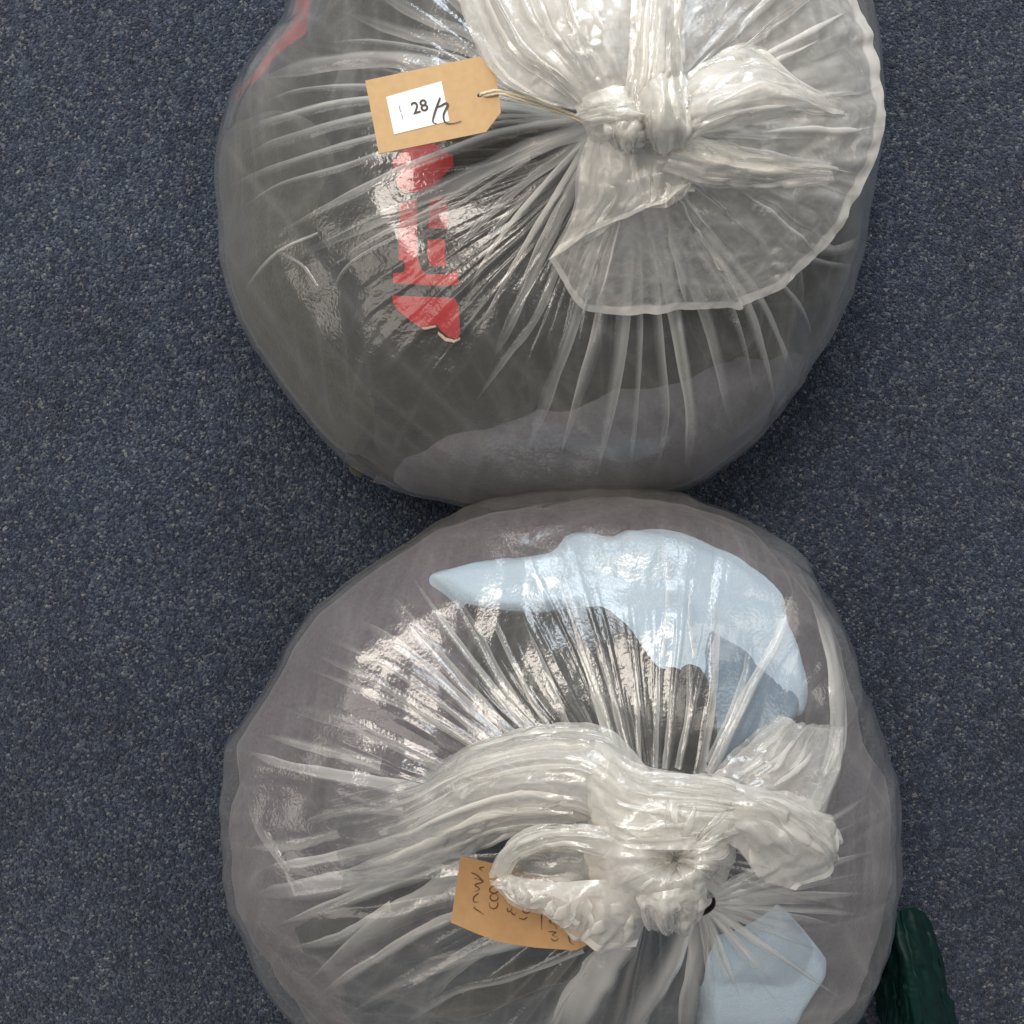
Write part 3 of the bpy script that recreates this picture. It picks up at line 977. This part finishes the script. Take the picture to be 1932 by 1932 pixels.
            p, nn = pick(X), pick(Nn)
            nn = nn * np.sign(nn[..., 2:3].mean())
            k = sr.choice([-1, 1])
            p = p + nn * (0.0009 + 0.0016 * (1 - sd_ ** 2 + 0.5 * k * sd_))[None, :, None]
            sp = sr.uniform(1.2, 3.4)
            ds = sp * smooth(-1.0, 0.6, -k * sd_)[None, :] + 1.0 * sp * np.exp(-((sd_ * k + 0.9) / 0.2) ** 2)[None, :]
            ds = ds * (smooth(0, 0.25, tt) * (1 - smooth(0.6, 1.0, tt)))[:, None] * (1 - (smooth(1 - fade, 1.0, tl) if fade else 0 * tl))[:, None]
            VV.append(p.reshape(-1, 3))
            DD.append(np.maximum(ds, 0.01).reshape(-1))
            QQ.append(grid_quads(n, m, False, off))
            off += n * m
    o = mesh_object(name, np.concatenate(VV), np.concatenate(QQ), material or TAIL, None, np.concatenate(DD))
    return adopt(o, parent) if parent else o


# --- upper sack: mouth flared to the right, loose tails
hemA = [(1250, -190, .37), (1420, -150, .345), (1560, -110, .32), (1618, -20, .30), (1648, 90, .29), (1665, 205, .285), (1652, 300, .28), (1610, 385, .278), (1562, 458, .278), (1485, 530, .285), (1410, 572, .29), (1380, 582, .29), (1245, 592, .297), (1125, 592, .303), (1098, 586, .306), (1085, 568, .308), (1036, 490, .325)]
K = np.array([1205, 245, .385])
rows = []
for f, dz in ((0.10, 0.004), (0.32, 0.012), (0.58, 0.014), (0.82, 0.008), (1.0, 0.0)):
    rows.append([tuple(K[:2] + (np.array(h[:2]) - K[:2]) * f) + (K[2] + (h[2] - K[2]) * f + dz,) for h in hemA])
sheet('flared_mouth', BAG_A, rows, (2.2, 0.7), pleats=11, pamp=0.0035, crumple=0.0026, seed=31, hem=0.06, walls=1, strips=34, slack=(0.035, 0.015), cell=0.0100)
sheet('mouth_wall', BAG_A, [
    [(1112, 255, .385), (1150, 262, .397), (1205, 268, .40), (1255, 262, .397), (1290, 255, .388)],
    [(1096, 330, .370), (1150, 335, .388), (1215, 325, .394), (1270, 310, .392), (1310, 300, .384)],
    [(1085, 410, .352), (1140, 395, .372), (1215, 370, .384), (1270, 350, .384), (1320, 335, .376)],
    [(1042, 488, .33), (1110, 442, .355), (1195, 405, .378), (1265, 375, .385), (1300, 358, .378)]], (3.4, 1.6), pleats=5, pamp=0.005, crumple=0.0010, seed=33, hem=0.12, strips=14)
sheet('tail', BAG_A, [
    [(1085, 205, .385), (1125, 200, .397), (1165, 195, .402), (1200, 200, .40)],
    [(1010, 182, .378), (1070, 130, .402), (1130, 110, .412), (1192, 110, .405)],
    [(935, 135, .365), (1010, 70, .398), (1100, 45, .416), (1194, 40, .405)],
    [(872, 5, .355), (965, -30, .385), (1080, -40, .405), (1186, -30, .395)],
    [(840, -110, .335), (950, -130, .365), (1080, -140, .385), (1180, -120, .375)]], (3.3, 2.3), pleats=4, pamp=0.004, crumple=0.0012, seed=35, strips=14)
sheet('tail', BAG_A, [
    [(1190, 250, .405), (1230, 262, .415), (1290, 250, .405)],
    [(1185, 160, .415), (1235, 150, .428), (1290, 160, .415)],
    [(1192, 70, .418), (1240, 60, .432), (1285, 80, .42)],
    [(1196, 10, .412), (1245, -10, .425), (1292, 0, .412)],
    [(1200, -90, .39), (1250, -110, .40), (1300, -100, .39)]], (3.3, 2.3), pleats=4, pamp=0.004, crumple=0.0010, seed=36, strips=10)
sheet('tail', BAG_A, [
    [(1262, 175, .40), (1278, 220, .412), (1262, 285, .40)],
    [(1325, 125, .408), (1345, 195, .43), (1320, 255, .41)],
    [(1405, 92, .40), (1440, 170, .425), (1420, 228, .408)],
    [(1480, 140, .395), (1515, 188, .41), (1505, 218, .398)],
    [(1578, 196, .385), (1588, 208, .386), (1580, 222, .384)]], (3.6, 1.6), pleats=5, pamp=0.005, crumple=0.0013, seed=37, strips=12)
sheet('tail', BAG_A, [
    [(1255, 262, .398), (1265, 290, .402), (1250, 320, .395)],
    [(1340, 268, .392), (1350, 305, .40), (1335, 345, .388)],
    [(1440, 295, .378), (1450, 322, .385), (1440, 352, .376)],
    [(1566, 306, .358), (1570, 325, .36), (1560, 345, .357)]], (3.0, 1.0), pleats=5, pamp=0.005, crumple=0.0013, seed=38, strips=12)


for kk, rws in enumerate([
    [[(1082, 200, .386), (1095, 225, .392), (1112, 262, .385)], [(1120, 178, .405), (1135, 215, .417), (1150, 268, .402)], [(1165, 168, .412), (1180, 210, .426), (1195, 275, .408)], [(1212, 175, .405), (1222, 215, .418), (1232, 268, .402)]],
    [[(1200, 130, .412), (1245, 120, .424), (1292, 140, .412)], [(1196, 185, .418), (1248, 185, .436), (1305, 195, .418)], [(1200, 235, .414), (1252, 240, .430), (1312, 245, .412)], [(1222, 275, .40), (1262, 284, .408), (1300, 272, .40)]],
    [[(1140, 215, .418), (1180, 222, .426), (1225, 215, .42)], [(1140, 250, .412), (1182, 262, .42), (1222, 252, .412)], [(1165, 282, .398), (1186, 292, .40), (1208, 280, .398)]]]):
    sheet('knot', BAG_A, rws, (3.0, 2.8), walls=3, gap=0.005, pleats=3, pamp=0.003, crumple=0.0008, seed=141 + kk, strips=10)

# --- lower sack: swathe to the left, ruffled rosette, petals
sheet('swathe', BAG_B, [
    [(1260, 1500, .385), (1215, 1520, .405), (1165, 1550, .395), (1120, 1575, .365)],
    [(1150, 1385, .37), (1120, 1440, .403), (1085, 1510, .395), (1050, 1562, .355)],
    [(1040, 1368, .352), (1010, 1430, .388), (975, 1510, .38), (950, 1576, .338)],
    [(910, 1398, .335), (885, 1460, .365), (865, 1540, .355), (860, 1612, .315)],
    [(790, 1468, .312), (760, 1520, .338), (735, 1590, .33), (740, 1656, .293)],
    [(625, 1503, .282), (635, 1552, .30), (640, 1612, .292), (650, 1682, .262)]], (3.0, 0.7), pleats=7, pamp=0.004, crumple=0.0012, seed=51, fade=0.5, strips=22)
ros = [(1128, 1500), (1200, 1462), (1290, 1468), (1375, 1482), (1420, 1515), (1392, 1570), (1375, 1640), (1335, 1690), (1270, 1720), (1200, 1720), (1140, 1690), (1110, 1640), (1108, 1570)]
cz = np.array([1275., 1622.])
rows = []
for f, z in ((0.04, .396), (0.16, .404), (0.40, .418), (0.70, .412), (1.0, .380)):
    rows.append([tuple(cz + (np.array(p) - cz) * f) + (z,) for p in ros])
sheet('knot', BAG_B, rows, (3.0, 2.8), walls=3, gap=0.005, pleats=9, pamp=0.003, crumple=0.0008, seed=53, wrap=True, strips=22)
sheet('knot', BAG_B, [
    [(1125, 1395, .392), (1118, 1440, .405), (1115, 1500, .405), (1120, 1560, .395)],
    [(1200, 1450, .402), (1190, 1490, .412), (1185, 1540, .414), (1185, 1595, .415)],
    [(1290, 1462, .402), (1285, 1500, .413), (1275, 1545, .417), (1262, 1600, .418)],
    [(1370, 1472, .398), (1370, 1510, .410), (1360, 1550, .413), (1335, 1600, .415)],
    [(1425, 1494, .390), (1425, 1520, .402), (1412, 1550, .406), (1390, 1585, .40)]], (3.0, 2.5), walls=3, gap=0.005, pleats=4, pamp=0.003, crumple=0.0009, seed=63, strips=24)
sheet('petal', BAG_B, [
    [(1150, 1560, .405), (1155, 1590, .41), (1150, 1625, .405)],
    [(1075, 1556, .40), (1080, 1580, .405), (1085, 1606, .395)],
    [(1000, 1568, .39), (1012, 1588, .395), (1030, 1604, .385)],
    [(948, 1604, .38), (962, 1614, .384), (985, 1622, .375)],
    [(922, 1655, .372), (938, 1655, .374), (960, 1655, .366)]], (2.6, 1.8), pleats=3, pamp=0.003, crumple=0.0012, seed=55)
sheet('petal', BAG_B, [
    [(1120, 1600, .375), (1130, 1640, .375), (1140, 1690, .375)],
    [(1050, 1590, .362), (1060, 1640, .358), (1070, 1690, .362)],
    [(980, 1600, .358), (985, 1640, .352), (1000, 1680, .358)],
    [(935, 1640, .362), (940, 1655, .36), (950, 1675, .362)]], (1.1, 0.8), pleats=3, pamp=0.002, crumple=0.0015, seed=56)
sheet('petal', BAG_B, [
    [(960, 1650, .372), (1000, 1660, .382), (1060, 1665, .392), (1120, 1660, .400), (1180, 1665, .402), (1225, 1690, .398)],
    [(945, 1658, .374), (990, 1682, .386), (1048, 1698, .397), (1110, 1705, .403), (1180, 1715, .402), (1225, 1715, .395)],
    [(936, 1662, .372), (978, 1694, .382), (1036, 1722, .391), (1095, 1742, .396), (1165, 1754, .394), (1218, 1740, .386)],
    [(926, 1662, .370), (960, 1692, .378), (1020, 1725, .384), (1075, 1764, .386), (1130, 1790, .383), (1195, 1788, .378)]], (2.2, 1.3), pleats=5, pamp=0.0025, crumple=0.0005, seed=57, hem=0.10, strips=22)
sheet('petal', BAG_B, [
    [(1205, 1690, .41), (1260, 1680, .42), (1330, 1665, .41)],
    [(1208, 1712, .408), (1262, 1715, .42), (1334, 1690, .402)],
    [(1218, 1738, .396), (1262, 1745, .404), (1325, 1715, .39)],
    [(1235, 1752, .384), (1265, 1760, .388), (1306, 1742, .382)]], (3.0, 2.2), pleats=3, pamp=0.003, crumple=0.0014, seed=58)
sheet('petal', BAG_B, [
    [(1360, 1475, .392), (1375, 1530, .41), (1365, 1590, .402)],
    [(1420, 1486, .392), (1440, 1535, .412), (1395, 1600, .40)],
    [(1490, 1506, .384), (1500, 1570, .402), (1422, 1638, .392)],
    [(1545, 1540, .376), (1550, 1610, .388), (1448, 1662, .385)],
    [(1582, 1568, .366), (1572, 1642, .37), (1500, 1677, .374)]], (3.0, 1.2), pleats=4, pamp=0.005, crumple=0.0014, seed=59, hem=0.05)
sheet('film_fold', BAG_B, [
    [(1342, 1466, .372), (1380, 1478, .375), (1440, 1510, .375), (1535, 1545, .365)],
    [(1400, 1415, .352), (1450, 1430, .36), (1510, 1450, .355), (1572, 1470, .335)],
    [(1470, 1352, .325), (1510, 1365, .33), (1550, 1372, .322), (1590, 1380, .305)]], (1.4, 0.8), pleats=6, pamp=0.003, crumple=0.002, seed=60)

# black cable tie round the lower neck
NCt = world(1278, 1697, .368)
nl, nc = 90, 14
a = np.linspace(0, 2 * np.pi, nl, endpoint=False)[:, None]
b = np.linspace(0, 2 * np.pi, nc, endpoint=False)[None, :]
rx, ry = 0.0265, 0.0125
X = NCt[0] + (rx + 0.0012 * np.cos(b)) * np.cos(a)
Y = NCt[1] + (ry + 0.0012 * np.cos(b)) * np.sin(a)
Z = NCt[2] + 0.0035 * np.sin(b) + 0.003 * np.cos(a)
i = np.arange(nl)[:, None]
j = np.arange(nc)[None, :]
Q = np.stack([i * nc + j, ((i + 1) % nl) * nc + j, ((i + 1) % nl) * nc + (j + 1) % nc, i * nc + (j + 1) % nc], -1).reshape(-1, 4)
tie = tag(mesh_object('cable_tie', np.stack([X, Y, Z], -1), Q, MAT['tie']), 'black cable tie round the neck of the lower sack, under its ruffled knot', 'cable tie')


# ------------------------------------------------------------------ tags
def card(name, parent, outline, zf, material, thick=0.0008, hole=None, step=4.0):
    """A flat card with a clean outline; zf(u, v) gives its height."""
    Q = np.array(outline, float)
    c = Q.mean(0)
    dense = np.concatenate([a + (b - a) * np.linspace(0, 1, 14, endpoint=False)[:, None] for a, b in zip(Q, np.roll(Q, -1, 0))])
    inner = None
    if hole:
        ang = np.arctan2(dense[:, 1] - hole[1], dense[:, 0] - hole[0])
        inner = np.stack([hole[0] + hole[2] * np.cos(ang), hole[1] + hole[2] * np.sin(ang)], 1)
    else:
        inner = np.repeat(c[None], len(dense), 0) + (dense - c) * 0.002
    K = 26
    f = np.linspace(0, 1, K)[:, None, None]
    G = inner[None] + (dense - inner)[None] * f
    m = len(dense)
    T = world(G[..., 0], G[..., 1], zf(G[..., 0], G[..., 1]))
    Bm = T - np.array([0, 0, thick])
    V = np.concatenate([T.reshape(-1, 3), Bm.reshape(-1, 3)])
    top = grid_quads(K, m, True)
    bot = top[:, ::-1] + K * m
    i = np.arange(m)
    e = (K - 1) * m
    rim = np.stack([e + i, e + (i + 1) % m, K * m + e + (i + 1) % m, K * m + e + i], 1)
    rim2 = np.stack([(i + 1) % m, i, K * m + i, K * m + (i + 1) % m], 1)
    o = mesh_object(name, V, np.concatenate([top, bot, rim, rim2]), material, None, smooth_on=False)
    return adopt(o, parent) if parent else o


def pen(name, parent, strokes, zf, width, material, lift=0.0005, to=lambda p: p):
    V, Q, off = [], [], 0
    for st in strokes:
        pts = np.array([to(p) for p in st], float)
        nn = max(8, 6 * len(pts))
        q = catmull(pts, nn) if len(pts) > 2 else pts[0] + (pts[1] - pts[0]) * np.linspace(0, 1, nn)[:, None]
        t = np.gradient(q, axis=0)
        t /= np.linalg.norm(t, axis=1)[:, None] + 1e-9
        k = np.stack([-t[:, 1], t[:, 0]], 1) * width * (0.8 + 0.35 * np.sin(np.linspace(0, 5, nn)))[:, None]
        U = np.stack([q - k, q + k], 1)
        P = world(U[..., 0], U[..., 1], zf(U[..., 0], U[..., 1]) + lift)
        V.append(P.reshape(-1, 3))
        Q.append(grid_quads(nn, 2, False, off))
        off += nn * 2
    return adopt(mesh_object(name, np.concatenate(V), np.concatenate(Q), material), parent)


def text_on(name, parent, body, u, v, size, ang, zf, material, lift=0.0005):
    """Printed characters laid on a card at picture place (u, v); size in picture units."""
    cu = bpy.data.curves.new(name, 'FONT')
    cu.body, cu.align_x, cu.align_y, cu.size = body, 'CENTER', 'CENTER', 1.0
    cu.resolution_u = 4
    cu.offset = 0.012
    to = bpy.data.objects.new(name, cu)
    COL.objects.link(to)
    me = bpy.data.meshes.new_from_object(to.evaluated_get(bpy.context.evaluated_depsgraph_get()))
    bpy.data.objects.remove(to)
    for vx in me.vertices:
        x, y = vx.co.x * size, vx.co.y * size
        uu = u + x * math.cos(ang) + y * math.sin(ang)
        vv = v + x * math.sin(ang) - y * math.cos(ang)
        vx.co = world(uu, vv, float(zf(np.array(uu), np.array(vv))) + lift)
    me.materials.clear()
    me.materials.append(material)
    o = bpy.data.objects.new(name, me)
    COL.objects.link(o)
    return adopt(o, parent)


TA = thing('luggage_tag', 'kraft luggage tag with white numbered sticker tied to the upper sack', 'tag', tuple(world(904, 180, .345)))
zt = lambda u, v: 0.352 + 0.00004 * (np.asarray(u) - 820) - 0.00003 * (np.asarray(v) - 200) + 0.0000002 * (np.asarray(u) - 800) ** 2
ca = card('card', TA, [(689, 152), (905, 106), (936, 137), (945, 212), (917, 249), (715, 290)], zt, MAT['kraft'], hole=(904.5, 180, 4.2))
zs = lambda u, v: zt(u, v) + 0.0004
sk = card('sticker', TA, [(728.5, 183), (833, 153), (848, 228), (743.5, 253.5)], zs, MAT['paper'], thick=0.0003)
bpy.context.view_layer.update()


def under(o, part):
    """Make o (already a child of a thing) a sub-part of one of the thing's parts."""
    l = o.location.copy()
    o.parent = part
    o.location = l - part.location
    return o


under(text_on('printed_number', TA, '28', 792, 202, 32, math.radians(-16), zs, MAT['ink'], 0.0004), sk)
zoomT = lambda p: ((1350 + p[0] / 3.22) / 1.98758, (180 + p[1] / 3.22) / 1.98758)
pen('handwriting', TA, [[(968, 598), (948, 650), (915, 740), (890, 820), (878, 880), (900, 908), (925, 905)],
                        [(925, 712), (970, 700), (1030, 668), (1058, 680), (1040, 730), (1010, 800), (1015, 870), (1050, 908), (1110, 912), (1175, 898), (1222, 882)]], zs, 1.75, MAT['ink'], 0.0006, zoomT)


# a line of tiny print on the sticker, too small to read
pr = np.random.default_rng(8)
tiny = []
for i in range(9):
    x0, y0 = 460 + i * 6.0, 700 + i * 19.0
    if i == 4:
        continue
    tiny.append([(x0 + pr.uniform(0, 6), y0), (x0 + 14 + pr.uniform(0, 14), y0 + pr.uniform(-3, 8))])
    tiny.append([(x0 + pr.uniform(4, 12), y0 + 7), (x0 + pr.uniform(14, 32), y0 + 9)])
under(pen('printed_code', TA, tiny, zs, 0.55, MAT['grey_ink'], 0.0006, zoomT), sk)


def cord(name, parent, path, r, material, n=60, m=8):
    q = catmull([tuple(world(*p)) for p in path], n)
    tg = np.gradient(q, axis=0)
    tg /= np.linalg.norm(tg, axis=1)[:, None]
    a = np.cross(tg, [0.1, 0.05, 1.0])
    a /= np.linalg.norm(a, axis=1)[:, None]
    b = np.cross(a, tg)
    ph = np.linspace(0, 2 * np.pi, m, endpoint=False)[None, :]
    rr = r * (1 + 0.18 * np.sin(ph * 2 + np.linspace(0, 60, n)[:, None]))
    P = q[:, None] + a[:, None] * (rr * np.cos(ph))[..., None] + b[:, None] * (rr * np.sin(ph))[..., None]
    return adopt(mesh_object(name, P.reshape(-1, 3), grid_quads(n, m, True), material), parent)


cord('string', TA, [(903, 181, .3505), (908, 178, .3585), (920, 174, .362), (938, 171, .364), (960, 176, .362), (1010, 190, .366), (1070, 212, .372), (1110, 228, .378)], 0.0011, MAT['string'])
cord('string', TA, [(905, 179, .3505), (912, 181, .358), (925, 179, .3615), (944, 177, .363), (975, 186, .362), (1020, 200, .365), (1075, 220, .371), (1112, 236, .376)], 0.0010, MAT['string'])

TB = thing('luggage_tag', 'brown handwritten luggage tag half hidden under the ruffles of the lower sack', 'tag', tuple(world(1130, 1720, .33)))
zoomB = lambda p: ((1650 + p[0] / 2.972) / 1.98758, (3150 + p[1] / 2.972) / 1.98758)
zb_ = lambda u, v: 0.347 + 0.0000012 * (np.asarray(v) - 1690) ** 2 * 0.6 + 0.00004 * (np.asarray(u) - 980)
card('card', TB, [(869, 1615), (950, 1634), (1050, 1660), (1130, 1685), (1150, 1720), (1125, 1775), (1086, 1793), (1010, 1788), (945, 1778), (903, 1763), (850.5, 1740.5)], zb_, MAT['kraft2'])


def ring(cx, cy, rx, ry, a0=0, a1=6.1):
    return [(cx + rx * math.cos(t), cy + ry * math.sin(t)) for t in np.linspace(a0, a1, 10)]


pen('handwriting', TB, [
    [(490, 300), (440, 315), (470, 345)], [(350, 362), (420, 400), (480, 462), (440, 440), (378, 425)], [(480, 470), (390, 500), (440, 545), (385, 575)], [(430, 590), (375, 640), (380, 690), (430, 690)], [(375, 745), (395, 770), (430, 790), (460, 812), (490, 832)],
    ring(600, 555, 48, 38), ring(602, 640, 45, 40), ring(595, 715, 48, 52, -0.4, 3.5),
    [(690, 510), (700, 540)], [(760, 655), (800, 690), (850, 690)], [(770, 640), (800, 668), (840, 640), (800, 690), (775, 720)], [(745, 760), (760, 800), (790, 785), (800, 760)], [(790, 800), (820, 835), (850, 815)], [(810, 590), (830, 580)],
    ring(965, 700, 36, 30), ring(962, 780, 42, 35), [(880, 870), (930, 885), (970, 860), (940, 890)], [(940, 680), (1000, 740)],
    [(1130, 780), (1132, 1000)], [(1320, 850), (1260, 870), (1220, 910), (1280, 950), (1300, 990)], [(1210, 1020), (1290, 1030), (1250, 1060), (1300, 1080)], [(1240, 1100), (1270, 1125), (1310, 1110), (1320, 1090)],
    [(1450, 1020), (1435, 1080), (1450, 1140), (1490, 1165)], [(1480, 1060), (1510, 1080), (1480, 1100), (1500, 1120)]], zb_, 0.95, MAT['brown_ink'], 0.0006, zoomB)
cord('string', TB, [(1132, 1722, .349), (1160, 1712, .352), (1200, 1700, .352), (1240, 1690, .352)], 0.001, MAT['string'])

# ------------------------------------------------------------------ dark green sack at the right
tag(sheet('green_sack', None, [
    [(1650, 1768, .006), (1664, 1745, .04), (1690, 1722, .055), (1722, 1712, .035), (1744, 1722, .006)],
    [(1652, 1810, .006), (1672, 1800, .05), (1705, 1790, .075), (1744, 1786, .05), (1772, 1790, .006)],
    [(1656, 1880, .006), (1684, 1875, .055), (1720, 1868, .085), (1762, 1864, .055), (1792, 1868, .006)],
    [(1664, 1950, .006), (1692, 1950, .05), (1730, 1950, .08), (1775, 1950, .05), (1806, 1950, .006)],
    [(1680, 2040, .006), (1705, 2040, .04), (1740, 2040, .06), (1785, 2040, .04), (1812, 2040, .006)]], (1.0, 1.0), pleats=5, pamp=0.006, crumple=0.003, seed=91, walls=1, strips=8,
    slack=(0.10, 0.04), material=MAT['green']), 'dark green plastic sack on the carpet, just right of the lower clear bag', 'sack')
